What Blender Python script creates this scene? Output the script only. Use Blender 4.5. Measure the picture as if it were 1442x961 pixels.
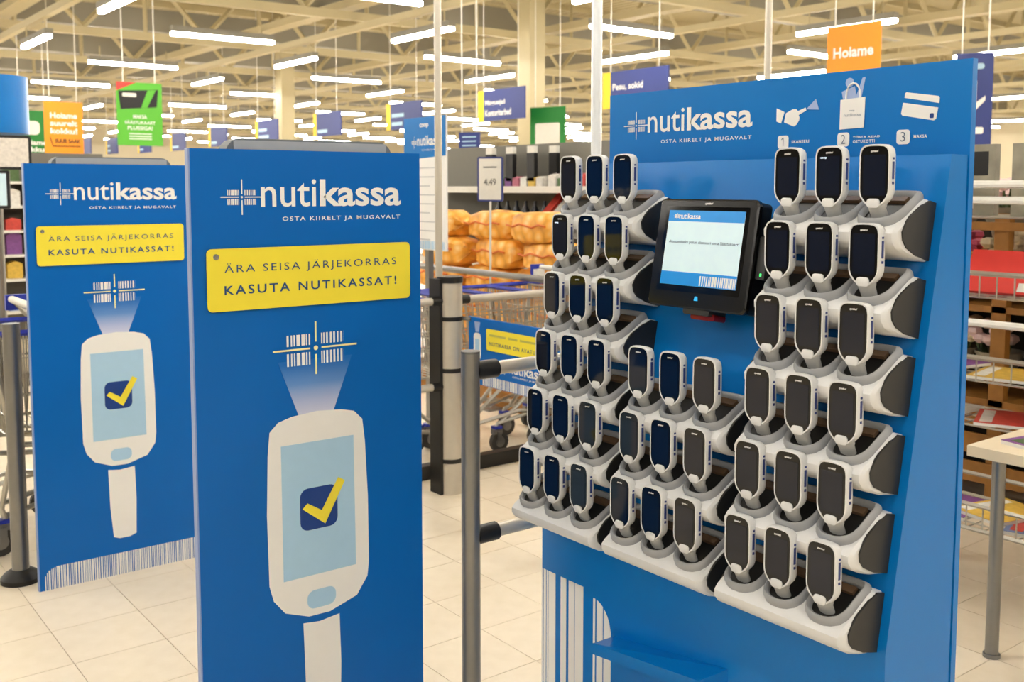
import bpy, math, random
from mathutils import Vector as V, Matrix
random.seed(7)
for o in list(bpy.data.objects): bpy.data.objects.remove(o)
SC = bpy.context.scene; COL = SC.collection
# ------------------------------------------------------------------ camera
FPX, CX, CY, HORIZON, EYE = 1440.0, 721.0, 385.0, 265.0, 1.54
PITCH = math.atan((CY-HORIZON)/FPX); YAW = math.radians(52.4)
F0 = V((math.cos(YAW), math.sin(YAW), 0)); RT = V((math.sin(YAW), -math.cos(YAW), 0))
FW = F0*math.cos(PITCH) - V((0,0,1))*math.sin(PITCH); UP = V((0,0,1))*math.cos(PITCH) + F0*math.sin(PITCH)
CAM = V((0,0,EYE))
cd = bpy.data.cameras.new('camera'); cam = bpy.data.objects.new('camera', cd); COL.objects.link(cam)
cd.sensor_width = 36; cd.lens = FPX/1442*36; cd.shift_y = -(480.5-CY)/1442; cd.clip_start = .05; cd.clip_end = 300
m = Matrix((RT, UP, -FW)).transposed().to_4x4(); m.translation = CAM; cam.matrix_world = m
cd.dof.use_dof = True; cd.dof.focus_distance = 2.45; cd.dof.aperture_fstop = 6.3
SC.camera = cam
# ------------------------------------------------------------------ world, exposure
w = bpy.data.worlds.new('world'); SC.world = w; w.use_nodes = True
w.node_tree.nodes['Background'].inputs[0].default_value = (1, .97, .9, 1); w.node_tree.nodes['Background'].inputs[1].default_value = .25
SC.view_settings.view_transform = 'Standard'; SC.view_settings.look = 'None'; SC.view_settings.gamma = 1
SC.view_settings.use_curve_mapping = False; SC.view_settings.exposure = 0.0
LAMP_STRENGTH = 62.0
# pixel helpers (1442x961): a pixel is a direction, the plane it meets gives the distance
def ray(x, y): return FW + RT*((x-CX)/FPX) - UP*((y-CY)/FPX)
def onz(x, y, z): d = ray(x,y); return CAM + d*((z-EYE)/d.z)
def onx(x, y, X): d = ray(x,y); return CAM + d*(X/d.x)
def ony(x, y, Y): d = ray(x,y); return CAM + d*(Y/d.y)
def at(x, y, D): return CAM + ray(x,y)*D
# ------------------------------------------------------------------ materials
def lin(h):
    h = h.lstrip('#'); c = [int(h[i:i+2],16)/255 for i in (0,2,4)]
    return tuple(x/12.92 if x <= .04045 else ((x+.055)/1.055)**2.4 for x in c) + (1,)
MATS = {}
def mat(name, col, rough=.5, metal=0, emit=0, var=.06, scale=30, bump=0, coat=0, spec=.5):
    if name in MATS: return MATS[name]
    m = bpy.data.materials.new(name); m.use_nodes = True; nt = m.node_tree; b = nt.nodes['Principled BSDF']
    c = lin(col); b.inputs['Roughness'].default_value = rough; b.inputs['Metallic'].default_value = metal
    b.inputs['Coat Weight'].default_value = coat; b.inputs['Specular IOR Level'].default_value = spec
    tc = nt.nodes.new('ShaderNodeTexCoord'); n = nt.nodes.new('ShaderNodeTexNoise'); n.inputs['Scale'].default_value = scale
    nt.links.new(tc.outputs['Object'], n.inputs['Vector'])
    mx = nt.nodes.new('ShaderNodeMix'); mx.data_type = 'RGBA'
    mx.inputs['A'].default_value = tuple(x*(1-var) for x in c[:3])+(1,); mx.inputs['B'].default_value = tuple(min(1,x*(1+var)) for x in c[:3])+(1,)
    nt.links.new(n.outputs['Fac'], mx.inputs['Factor']); nt.links.new(mx.outputs['Result'], b.inputs['Base Color'])
    if emit:
        nt.links.new(mx.outputs['Result'], b.inputs['Emission Color']); b.inputs['Emission Strength'].default_value = emit
    if bump:
        bp = nt.nodes.new('ShaderNodeBump'); bp.inputs['Strength'].default_value = bump; nt.links.new(n.outputs['Fac'], bp.inputs['Height']); nt.links.new(bp.outputs['Normal'], b.inputs['Normal'])
    MATS[name] = m; return m
BLUE = mat('sign_blue', '#0064ba', .35, var=.04, scale=6, spec=.25)
STANDBLUE = mat('stand_blue', '#0074c6', .3, var=.04, scale=6, spec=.3)
WHITE = mat('print_white', '#f0f0ee', .45, var=.02)
PALE = mat('print_pale_blue', '#a9cfec', .45, var=.03)
BEAM = mat('print_beam_blue', '#9fb4e0', .45)
NAVY = mat('print_navy', '#0a3a86', .45)
TEXTNAVY = mat('text_navy', '#17497f', .5)
YELLOW = mat('plate_yellow', '#f2e13c', .4, var=.03)
SHELL = mat('shell_grey', '#dcdee0', .38, var=.03)
RING = mat('cup_grey', '#9a9da1', .42, var=.04)
CAPD = mat('cap_charcoal', '#232322', .5, var=.1)
BLACK = mat('gloss_black', '#08090b', .08, var=.1)
SCREEN = mat('screen_dark', '#0a1428', .06, var=.1)
MATTBLACK = mat('matt_black', '#0c0c0c', .45)
BTN = mat('button_blue', '#27397a', .4)
ALU = mat('aluminium', '#c9c2b4', .35, .35, var=.05)
STEEL = mat('grey_steel', '#8b8a88', .3, .7, var=.05)
WHITEPOLE = mat('white_pole', '#e9eef2', .25, .1, var=.02)
WIRE = mat('cart_wire', '#b9b6ad', .3, .8)
CARTBLUE = mat('cart_blue', '#2536a8', .4)
PLASTIC = mat('white_plastic', '#e4e2da', .45)
RUBBER = mat('rubber', '#3a3835', .7)
BEIGE = mat('beige_paint', '#bfb38f', .6, var=.04, scale=3)
DUCT = mat('duct_grey', '#8f8b7f', .6, var=.06, scale=2)
GONDOLA = mat('gondola_grey', '#77756c', .6, var=.05)
WOOD = mat('crate_wood', '#9a6a2c', .6, var=.35, scale=14)
TABLETOP = mat('table_beige', '#dccdb0', .5, var=.04)
DARKBLUE = mat('aisle_sign_blue', '#27377e', .5)
ORANGE = mat('sign_orange', '#f5930f', .5)
GREEN = mat('sign_green', '#58b531', .5)
DKGREEN = mat('sign_dark_green', '#0f7a2b', .5)
RED = mat('red_plastic', '#d8352c', .4)
TUBE = mat('lamp_tube', '#fff9ef', .5, emit=LAMP_STRENGTH, var=0)
PAPERS = [mat('paper_%d' % i, c, .5, var=.3, scale=40) for i, c in enumerate(['#d9d4cc','#b5657a','#6f86b5','#d8b34a','#7d4a8c','#c9463a','#e8e4dc','#4f6b3f'])]
def tile_mat():
    m = bpy.data.materials.new('floor_tile'); m.use_nodes = True; nt = m.node_tree; b = nt.nodes['Principled BSDF']
    oi = nt.nodes.new('ShaderNodeObjectInfo'); n = nt.nodes.new('ShaderNodeTexNoise'); n.inputs['Scale'].default_value = 5
    tc = nt.nodes.new('ShaderNodeTexCoord'); nt.links.new(tc.outputs['Generated'], n.inputs['Vector'])
    ad = nt.nodes.new('ShaderNodeMath'); ad.operation = 'MULTIPLY_ADD'; nt.links.new(oi.outputs['Random'], ad.inputs[0]); ad.inputs[1].default_value = .5
    nt.links.new(n.outputs['Fac'], ad.inputs[2])
    mx = nt.nodes.new('ShaderNodeMix'); mx.data_type = 'RGBA'; mx.inputs['A'].default_value = lin('#e6d8bf'); mx.inputs['B'].default_value = lin('#f3e7d2')
    nt.links.new(ad.outputs[0], mx.inputs['Factor']); nt.links.new(mx.outputs['Result'], b.inputs['Base Color']); b.inputs['Roughness'].default_value = .33
    return m
def floor_mat(ox, oy, s):
    m = bpy.data.materials.new('floor_far_tiles'); m.use_nodes = True; nt = m.node_tree; b = nt.nodes['Principled BSDF']
    tc = nt.nodes.new('ShaderNodeTexCoord'); mp = nt.nodes.new('ShaderNodeMapping'); mp.inputs['Location'].default_value = (-ox/s, -oy/s, 0); mp.inputs['Scale'].default_value = (1/s,1/s,1)
    br = nt.nodes.new('ShaderNodeTexBrick'); br.offset = 0; br.squash = 1
    br.inputs['Brick Width'].default_value = 1; br.inputs['Row Height'].default_value = 1; br.inputs['Scale'].default_value = 1; br.inputs['Mortar Size'].default_value = .006
    br.inputs['Color1'].default_value = lin('#ecdfc8'); br.inputs['Color2'].default_value = lin('#e4d6bd'); br.inputs['Mortar'].default_value = lin('#8a6a3c')
    nt.links.new(tc.outputs['Object'], mp.inputs['Vector']); nt.links.new(mp.outputs['Vector'], br.inputs['Vector']); nt.links.new(br.outputs['Color'], b.inputs['Base Color']); b.inputs['Roughness'].default_value = .33
    return m
def bag_mat():
    m = bpy.data.materials.new('firewood_net'); m.use_nodes = True; nt = m.node_tree; b = nt.nodes['Principled BSDF']
    tc = nt.nodes.new('ShaderNodeTexCoord'); vo = nt.nodes.new('ShaderNodeTexVoronoi'); vo.inputs['Scale'].default_value = 11
    nt.links.new(tc.outputs['Object'], vo.inputs['Vector'])
    cr = nt.nodes.new('ShaderNodeValToRGB'); e = cr.color_ramp.elements; e[0].color = lin('#ffe0a0'); e[1].color = lin('#b8741f'); e.new(.45).color = lin('#f5b040')
    nt.links.new(vo.outputs['Distance'], cr.inputs['Fac']); nt.links.new(cr.outputs['Color'], b.inputs['Base Color'])
    bp = nt.nodes.new('ShaderNodeBump'); bp.inputs['Strength'].default_value = .8; nt.links.new(vo.outputs['Distance'], bp.inputs['Height']); nt.links.new(bp.outputs['Normal'], b.inputs['Normal'])
    b.inputs['Roughness'].default_value = .5
    return m
# ------------------------------------------------------------------ mesh builder
class MB:
    def __init__(s): s.v = []; s.f = []
    def add(s, vs, fs):
        k = len(s.v); s.v += [tuple(v) for v in vs]; s.f += [tuple(i+k for i in f) for f in fs]; return s
    def box(s, a, b):
        x0,y0,z0 = a; x1,y1,z1 = b
        return s.add([(x0,y0,z0),(x1,y0,z0),(x1,y1,z0),(x0,y1,z0),(x0,y0,z1),(x1,y0,z1),(x1,y1,z1),(x0,y1,z1)],
                     [(0,3,2,1),(4,5,6,7),(0,1,5,4),(1,2,6,5),(2,3,7,6),(3,0,4,7)])
    def cbox(s, c, d): return s.box([c[i]-d[i]/2 for i in range(3)], [c[i]+d[i]/2 for i in range(3)])
    def loft(s, loops, cap=True):            # loops of equal length, in 3D
        n = len(loops[0]); k = len(s.v)
        for L in loops: s.v += [tuple(p) for p in L]
        for j in range(len(loops)-1):
            for i in range(n): s.f.append((k+j*n+i, k+j*n+(i+1)%n, k+(j+1)*n+(i+1)%n, k+(j+1)*n+i))
        if cap: s.f.append(tuple(k+i for i in range(n))[::-1]); s.f.append(tuple(k+(len(loops)-1)*n+i for i in range(n)))
        return s
    def prism(s, poly, fr, c0, c1): return s.loft([[fr(a,b,c0) for a,b in poly], [fr(a,b,c1) for a,b in poly]])
    def tube(s, path, r, n=8, closed=False):
        P = [V(p) for p in path]; loops = []
        for i, p in enumerate(P):
            if closed: t = (P[(i+1)%len(P)]-P[i-1]).normalized()
            else: t = (P[min(i+1,len(P)-1)]-P[max(i-1,0)]).normalized()
            a = t.cross(V((0,0,1)) if abs(t.z) < .9 else V((1,0,0))).normalized(); b = t.cross(a)
            rr = r[i] if isinstance(r, (list,tuple)) else r
            loops.append([p+a*rr*math.cos(2*math.pi*q/n)+b*rr*math.sin(2*math.pi*q/n) for q in range(n)])
        if closed: loops.append(loops[0])
        return s.loft(loops, not closed)
    def bar(s, a, b, r): return s.tube([a,b], r*1.2, 4)
    def mesh(s, name, material, smooth=False):
        me = bpy.data.meshes.new(name); me.from_pydata(s.v, [], s.f); me.update()
        import bmesh
        bm = bmesh.new(); bm.from_mesh(me); bmesh.ops.recalc_face_normals(bm, faces=bm.faces); bm.to_mesh(me); bm.free()
        me.materials.append(material)
        if smooth:
            for p in me.polygons: p.use_smooth = True
            try: me.set_sharp_from_angle(angle=math.radians(40))
            except Exception: pass
        return me
    def build(s, name, material, parent=None, smooth=False):
        return link(name, s.mesh(name, material, smooth), parent)
def link(name, me, parent=None, loc=None):
    o = bpy.data.objects.new(name, me); COL.objects.link(o)
    if parent: o.parent = parent
    if loc is not None: o.location = loc
    return o
def tag(o, label=None, cat=None, group=None, kind=None):
    for k, v in (('label',label),('category',cat),('group',group),('kind',kind)):
        if v: o[k] = v
    return o
def thing(name, label, cat, loc=(0,0,0), rz=0, group=None):
    o = bpy.data.objects.new(name, None); COL.objects.link(o); o.location = loc; o.rotation_euler = (0,0,rz); o.empty_display_size = .1
    return tag(o, label, cat, group)
def copy_tree(o, parent=None):
    c = o.copy(); COL.objects.link(c); c.parent = parent
    for ch in [q for q in bpy.data.objects if q.parent == o]: copy_tree(ch, c)
    return c
def frame(O, u, v):
    O, u, v = V(O), V(u), V(v); n = u.cross(v)
    return lambda a, b, c=0: O + u*a + v*b + n*c
def rrect(x0, y0, x1, y1, r, k=5):
    pts = []
    for cx, cy, a0 in ((x1-r,y1-r,0),(x0+r,y1-r,90),(x0+r,y0+r,180),(x1-r,y0+r,270)):
        for i in range(k+1):
            a = math.radians(a0+90*i/k); pts.append((cx+r*math.cos(a), cy+r*math.sin(a)))
    return pts
TXT = {}
def text(s, fr, x0, y0, x1, y1, material, parent, c=.0012, bold=0, name='lettering', space=1.0, label=None, shear=0):
    """flat lettering fitted to the box x0..x1, y0..y1 of a surface frame"""
    key = (s, bold, space, shear)
    if key not in TXT:
        cu = bpy.data.curves.new('t', 'FONT'); cu.body = s; cu.offset = bold; cu.shear = shear; cu.space_character = space; cu.resolution_u = 3; cu.fill_mode = 'FRONT'
        ob = bpy.data.objects.new('t', cu); COL.objects.link(ob)
        me = bpy.data.meshes.new_from_object(ob.evaluated_get(bpy.context.evaluated_depsgraph_get()))
        TXT[key] = ([v.co.copy() for v in me.vertices], [tuple(p.vertices) for p in me.polygons])
        bpy.data.objects.remove(ob); bpy.data.curves.remove(cu); bpy.data.meshes.remove(me)
    vs, fs = TXT[key]
    ax, bx = min(p.x for p in vs), max(p.x for p in vs); ay, by = min(p.y for p in vs), max(p.y for p in vs)
    me = bpy.data.meshes.new(name)
    me.from_pydata([tuple(fr(x0+(p.x-ax)/(bx-ax)*(x1-x0), y0+(p.y-ay)/(by-ay)*(y1-y0), c)) for p in vs], [], fs); me.materials.append(material)
    return tag(link(name, me, parent), label)
def shape(poly, fr, c, material, parent, name, th=.0008): return MB().prism(poly, fr, c-th, c).build(name, material, parent)
def bars(fr, x0, x1, y0, y1, seed, material, parent, name='barcode', c=.0012, unit=.0035, top=None):
    r = random.Random(seed); b = MB(); x = x0
    while x < x1:
        wd = unit*r.choice((.7,1,1,1.8)); e = min(x+wd, x1)
        t = y1 if top is None else top((x+e)/2)
        if t > y0: b.prism([(x,y0),(e,y0),(e,t),(x,t)], fr, c-.0006, c)
        x = e + unit*r.choice((.5,.8,1.1))
    return b.build(name, material, parent)

# ================================================================== THE SETTING
TS, TX, TY = .30, .829, 3.706
fl = MB().box((-10,-9,-.06), (47,63,-.004)).build('floor', floor_mat(TX,TY,TS)); tag(fl, kind='structure')
tm = MB().prism([(-.1487,-.1487),(.1487,-.1487),(.1487,.1487),(-.1487,.1487)], lambda a,b,c: V((a,b,c)), -.004, 0).mesh('tile', tile_mat())
cand = []
for i in range(-6, 30):
    for j in range(-10, 30):
        c = V((TX+(i+.5)*TS, TY+(j+.5)*TS, 0)); q = c-CAM; d = q.dot(FW)
        if d < .8: continue
        px, py = CX+FPX*q.dot(RT)/d, CY-FPX*q.dot(UP)/d
        if -60 < px < 1500 and 300 < py < 1060: cand.append((d, c))
cand.sort(key=lambda t: t[0])
for d, c in cand[:300]: link('tile', tm, fl, c)
# ceiling: deck, trusses, trays, ducts
LX = [7.13+5.13*i for i in range(-3, 8)]; LY = [12.6+4.97*j for j in range(-4, 10)]      # lamps that run along X
MX = [4.62+5.07*i for i in range(-2, 8)]; MY = [10.2+4.93*j for j in range(-3, 10)]      # lamps that run along Y
def deck_mat():
    m = mat('roof_deck', '#b8ab86', .7, var=.05, scale=2); nt = m.node_tree; wv = nt.nodes.new('ShaderNodeTexWave'); wv.inputs['Scale'].default_value = 1.2; wv.bands_direction = 'X'
    tc = nt.nodes.new('ShaderNodeTexCoord'); nt.links.new(tc.outputs['Object'], wv.inputs['Vector']); bp = nt.nodes.new('ShaderNodeBump'); bp.inputs['Strength'].default_value = 1; bp.inputs['Distance'].default_value = .1
    nt.links.new(wv.outputs['Fac'], bp.inputs['Height']); nt.links.new(bp.outputs['Normal'], nt.nodes['Principled BSDF'].inputs['Normal']); return m
ce = MB().box((-10,-9,6.6), (47,63,6.75)).build('ceiling', deck_mat()); tag(ce, kind='structure')
for y in LY:
    b = MB().box((-10,y-.07,4.72), (47,y+.07,4.88)).box((-10,y-.08,6.3), (47,y+.08,6.45))
    x = -9.5; up = True
    while x < 46:
        b.bar((x,y,4.88 if up else 6.3), (x+1.3,y,6.3 if up else 4.88), .05)
        if up: b.bar((x+1.3,y,4.88),(x+1.3,y,6.3),.04)
        x += 1.3; up = not up
    b.build('truss', BEIGE, ce)
    MB().box((-10,y+1.2,5.1), (47,y+1.75,5.6)).build('duct', DUCT, ce)
for x in MX:
    MB().box((x-.06,-9,4.5), (x+.06,63,4.62)).box((x-.16,-9,4.95),(x+.16,63,5.1)).build('beam', BEIGE, ce)
for y in range(-8, 62, 3): MB().box((-10,y-.05,6.45), (47,y+.05,6.6)).build('purlin', BEIGE, ce)
WALL = mat('wall_paint', '#ddd2b6', .7, var=.04, scale=1)
for nm, a, b in (('wall_far',(-10,63,0),(47,63.2,6.6)),('wall_right',(47,-9,0),(47.2,63,6.6)),('wall_left',(-10.2,-9,0),(-10,63,6.6)),('wall_back',(-10,-9.2,0),(47,-9,6.6))):
    tag(MB().box(a,b).build(nm, WALL if nm in ('wall_far','wall_right') else mat('darkened_wall','#5d574c',.7)), kind='structure')  # unseen left and back walls coloured dark so handset screens reflect less light
for cx_, cy_, D in ((748,150,21.0),(402,170,29.0)):
    p = at(cx_, cy_, D); tag(MB().box((p.x-.2,p.y-.2,0),(p.x+.2,p.y+.2,6.3)).box((p.x-.24,p.y-.24,0),(p.x+.24,p.y+.24,.15)).build('column', BEIGE), 'square cream roof column ' + ('behind the toy aisle sign' if D < 25 else 'far behind the dark blue sign'), 'column', kind='structure')
# ceiling lamps
hm = MB().box((-.93,-.07,.03),(.93,.07,.13)).mesh('housing', mat('lamp_housing','#8d8a80',.5)); tb = MB().prism(rrect(-.05,-.035,.05,.03,.02,3), frame((-.925,0,0),(0,1,0),(0,0,1)), 0, 1.85).mesh('tube', TUBE)
hg = MB().bar((0,0,.13),(0,0,.34),.012).mesh('hanger', BEIGE)
def lamp(x, y, rz, lab, grp):
    t = thing('ceiling_lamp', lab, 'lamp', (x,y,4.17), rz, grp)
    for n_, me, q in (('housing',hm,0),('tube',tb,0),('hanger',hg,-.7),('hanger',hg,.7)): link(n_, me, t, (q,0,0))
for x in LX:
    for y in LY: lamp(x, y, 0, 'long fluorescent ceiling lamp slung along a cream roof truss', 'lamps along the trusses')
for x in MX:
    for y in MY: lamp(x, y, math.pi/2, 'long fluorescent ceiling lamp slung along a cream cross beam', 'lamps along the cross beams')

# ================================================================== SIGN BOARDS ON THE GATES
def sign_board(loc, label, tilt=0):
    t = thing('sign_board', label, 'sign', loc, tilt)
    W_, H_ = .625, 1.632
    fr = frame((0,0,0), (1,0,0), (0,0,1))
    MB().box((0,0,0),(W_,.022,H_)).build('board', BLUE, t)
    MB().box((-.004,.001,0),(0,.021,H_)).build('edge_strip', mat('edge_lilac','#8aa0d0',.4), t)
    g = MB().prism(rrect(.10,.02,.56,1.66,.04), frame((0,.06,0),(1,0,0),(0,0,1)), -.025, .025).build('gate_antenna', mat('antenna_grey','#6d7479',.5), t)
    tag(g, 'grey rounded antenna frame behind the board')
    MB().box((.12,.03,1.60),(.54,.09,1.655)).build('antenna_insert', mat('antenna_light','#a4a8ab',.5), g)
    # logo
    logo(fr, .058, 1.494, .565, 1.562, t)
    text('OSTA KIIRELT JA MUGAVALT', fr, .227, 1.457, .562, 1.470, WHITE, t, bold=.012, space=1.25)
    pl = MB().prism(rrect(.032,1.248,.588,1.397,.012), fr, .003, .007).build('slogan_plate', YELLOW, t)
    r = MB(); O = fr(.054,1.378,0); r.loft([[O+V((.007*s*math.cos(a*math.pi/8), -d, .007*s*math.sin(a*math.pi/8))) for a in range(16)] for s, d in ((1,.006),(1,.010),(.8,.012),(.55,.011))]).build('rivet', STEEL, pl)
    text('ÄRA SEISA JÄRJEKORRAS', fr, .074, 1.334, .545, 1.362, TEXTNAVY, pl, c=.0078, bold=-.004, space=1.25)
    text('KASUTA NUTIKASSAT!', fr, .073, 1.287, .545, 1.309, TEXTNAVY, pl, c=.0078, bold=.014, space=1.3)
    # scanner drawing
    beam = [(.208,1.11),(.413,1.11),(.354,.96),(.265,.96)]
    bo = shape(beam, fr, .0010, gradient_beam(), t, 'scan_beam')
    aim(fr, .311, 1.138, .116, .067, t, .0016)
    body = [(.174,.549),(.171,.731),(.176,.88),(.182,.938),(.205,.960),(.242,.970),(.311,.976),(.380,.971),(.417,.962),(.441,.938),(.448,.88),(.455,.731),(.456,.553),(.451,.513),(.419,.468),(.34,.444),(.28,.445),(.215,.470),(.185,.508)]
    shape(body, fr, .0016, WHITE, t, 'drawn_scanner')
    shape([(.211,.899),(.414,.899),(.417,.552),(.212,.552)], fr, .0022, PALE, t, 'drawn_screen')
    shape(rrect(.276,.463,.357,.511,.02), fr, .0022, PALE, t, 'drawn_button')
    shape(rrect(.26,.671,.365,.78,.022), fr, .0028, NAVY, t, 'drawn_check_box')
    shape([(.266,.729),(.280,.742),(.320,.717),(.368,.795),(.387,.784),(.329,.680)], fr, .0034, YELLOW, t, 'drawn_check_mark')
    shape([(.264,.431),(.31,.425),(.367,.431),(.370,.30),(.366,.157),(.34,.148),(.30,.148),(.278,.157),(.268,.274)], fr, .0016, WHITE, t, 'drawn_handle')
    bars(fr, .018, .612, .0, .088, 3, WHITE, t, top=lambda x: .088 if x > .06 else .035+.05*math.sqrt(max(0,1-((.06-x)/.045)**2)))
    return t
def gradient_beam():
    if 'beam_gradient' in MATS: return MATS['beam_gradient']
    m = mat('beam_gradient', '#7f9fd8', .45); nt = m.node_tree; b = nt.nodes['Principled BSDF']       # printed fade of the drawn beam
    tc = nt.nodes.new('ShaderNodeTexCoord'); sx = nt.nodes.new('ShaderNodeSeparateXYZ'); nt.links.new(tc.outputs['Generated'], sx.inputs[0])
    cr = nt.nodes.new('ShaderNodeValToRGB'); e = cr.color_ramp.elements; e[0].color = lin('#cdd2ee'); e[0].position = .1; e[1].color = lin('#0068bd'); e[1].position = .95; e.new(.6).color = lin('#5f8fd2')
    nt.links.new(sx.outputs['Z'], cr.inputs['Fac']); nt.links.new(cr.outputs['Color'], b.inputs['Base Color']); return m
def aim(fr, cx_, cy_, hw, hh, t, c, yel=True):
    """cross hair over two blocks of bar code"""
    M_ = mat('print_cream','#f3efb0',.45) if yel else WHITE
    k = hw/.116; th = .0022*k if yel else .0030*k; g = .016*k
    b = MB()
    for a in ((-hw,-th,-g,th),(g,-th,hw,th),(-th,-hh,th,-g),(-th,g,th,hh)): b.prism([(cx_+a[0],cy_+a[1]),(cx_+a[2],cy_+a[1]),(cx_+a[2],cy_+a[3]),(cx_+a[0],cy_+a[3])], fr, c-.0004, c+.0006)
    b.prism([(cx_+.006*k*math.cos(i*math.pi/6), cy_+.006*k*math.sin(i*math.pi/6)) for i in range(12)], fr, c-.0004, c+.0006)
    b.build('cross_hair', M_, t)
    x0, x1, x2, x3 = cx_-.079*k, cx_-.014*k, cx_+.015*k, cx_+.079*k
    for (a0, a1, sd) in ((x0,x1,1),(x2,x3,2)):
        for (b0, b1) in ((cy_-.041*k,cy_-.009*k),(cy_+.009*k,cy_+.037*k)): bars(fr, a0, a1, b0, b1, sd, WHITE, t, c=c, unit=.0052*k)
def logo(fr, x0, y0, x1, y1, t, c=.0012, mt=None, hair=True):
    """the wordmark: aim, thin first half, bold second half; x0..x1 its width, y0..y1 base line to ascender"""
    W_ = x1-x0; h = y1-y0; mt = mt or WHITE
    if hair: aim(fr, x0+.13*W_, y0+.36*h, .104*W_, .62*h, t, c, False)
    text('nuti', fr, x0+.225*W_, y0, x0+.515*W_, y1, mt, t, c, bold=.006)
    text('kassa', fr, x0+.535*W_, y0, x1, y1, mt, t, c, bold=.024)
p1 = (.857, 2.33, 0); sign_board(p1, 'large blue sign board with yellow slogan plate, nearest the camera')
p0 = (.887, 4.106, 0); sign_board(p0, 'blue sign board with yellow plate further back, beside the short grey post')

# ================================================================== KIOSK STAND
SX, SYR, SYL, STOP = 2.0, 1.082, 2.143, 1.80          # back plate plane, right and left ends, top
BX, BZ, SLOPE = 1.753, .63, .183                      # foot of the sloping front, its height and its lean
XP = lambda z: BX + SLOPE*(z-BZ)
SL = V((SLOPE,0,1)).normalized(); NP = V((-SL.z,0,SL.x))
st = thing('kiosk_stand', 'tall blue self-scan kiosk stand with white pictograms, holding rows of grey handsets', 'kiosk', (SX,SYR,0))
def L(p): return V(p) - V((SX,SYR,0))
Z1 = 1.607
MB().box(L((SX,SYR,0)), L((SX+.018,SYL,STOP))).build('back_panel', STANDBLUE, st)
MB().prism([(BX,.0),(BX,BZ),(XP(Z1),Z1),(XP(Z1)+.012,Z1),(BX+.014,BZ),(BX+.014,0)], lambda a,b,c: L((a, c, b)), SYR, SYL-.004).build('front_panel', STANDBLUE, st)
for yy in (SYR+.002, SYL-.02): MB().prism([(BX+.01,0),(BX+.01,BZ),(XP(Z1)+.005,Z1),(SX-.004,Z1),(SX-.004,0)], lambda a,b,c: L((a,c,b)), yy, yy+.014).build('side_panel', STANDBLUE, st)
frh = frame(L((SX,SYL+.004,0)), (0,-1,0), (0,0,1))
logo(frh, .051, 1.689, .512, 1.749, st)
text('OSTA KIIRELT JA MUGAVALT', frh, .205, 1.657, .510, 1.669, WHITE, st, bold=.008, space=1.25)
shape([(.584,1.729),(.607,1.719),(.597,1.693),(.584,1.698)], frh, .0012, WHITE, st, 'pictogram_cuff')
shape([(.611,1.716),(.630,1.724),(.640,1.724),(.645,1.719),(.666,1.726),(.668,1.719),(.647,1.710),(.650,1.704),(.649,1.698),(.642,1.688),(.634,1.684),(.606,1.695)], frh, .0012, WHITE, st, 'pictogram_hand')
shape([(.668,1.722),(.694,1.744),(.703,1.719)], frh, .0012, BEAM, st, 'pictogram_beam')
shape([(.760,1.737),(.823,1.740),(.821,1.673),(.759,1.671)], frh, .0018, WHITE, st, 'pictogram_bag')
MB().tube([frh(.774+.0,1.737,.0015)]+[frh(.792-.018*math.cos(i*math.pi/8), 1.744+.028*math.sin(i*math.pi/8), .0015) for i in range(9)]+[frh(.810,1.737,.0015)], .0022, 6).build('pictogram_bag_handle', WHITE, st)
shape([(.782+.0105*math.cos(i*math.pi/8), 1.774+.0105*math.sin(i*math.pi/8)) for i in range(16)], frh, .0010, BEAM, st, 'pictogram_head')
shape([(.762,1.755),(.795,1.765),(.800,1.745),(.806,1.760),(.814,1.782),(.822,1.783),(.812,1.738),(.766,1.738)], frh, .0010, BEAM, st, 'pictogram_figure')
shape([(.921,1.7425),(.993,1.730),(.997,1.727),(.996,1.715),(.917,1.731),(.918,1.740)], frh, .0012, WHITE, st, 'pictogram_card_top')
shape([(.914,1.721),(.994,1.706),(.990,1.683),(.985,1.680),(.913,1.694),(.910,1.698)], frh, .0012, WHITE, st, 'pictogram_card')
shape(rrect(.976,1.685,.985,1.695,.002,2), frh, .0020, NAVY, st, 'pictogram_chip')
text('nutikassa', frh, .770, 1.699, .813, 1.706, mat('print_grey','#8a97a8',.5), st, c=.0026)
text('coop', frh, .784, 1.709, .797, 1.713, mat('print_grey','#8a97a8',.5), st, c=.0026, bold=.02)
for s_, a0, t_ in (('1',.589,('SKANEERI',)),('2',.754,('TÕSTA ASJAD','OSTUKOTTI')),('3',.901,('MAKSA',))):
    shape(rrect(a0,1.633,a0+.031,1.664,.007), frh, .0012, WHITE, st, 'number_box')
    if s_ == '1': shape([(a0+.0150,1.639),(a0+.0168,1.639),(a0+.0168,1.659),(a0+.0154,1.659),(a0+.0110,1.6555),(a0+.0110,1.6538),(a0+.0150,1.6560)], frh, .0020, mat('print_slate','#5a6a80',.5), st, 'lettering')
    else: text(s_, frh, a0+.010, 1.639, a0+.021, 1.659, mat('print_slate','#5a6a80',.5), st, c=.0020, bold=-.004)
    for k, s2 in enumerate(t_): text(s2, frh, a0+.040, 1.645-.0095*k+(.004 if len(t_) > 1 else 0), a0+.040+.0061*len(s2), 1.652-.0095*k+(.004 if len(t_) > 1 else 0), WHITE, st, bold=.03, space=1.2)
frb = frame(L((BX,SYL,0)), (0,-1,0), (0,0,1))
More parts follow.
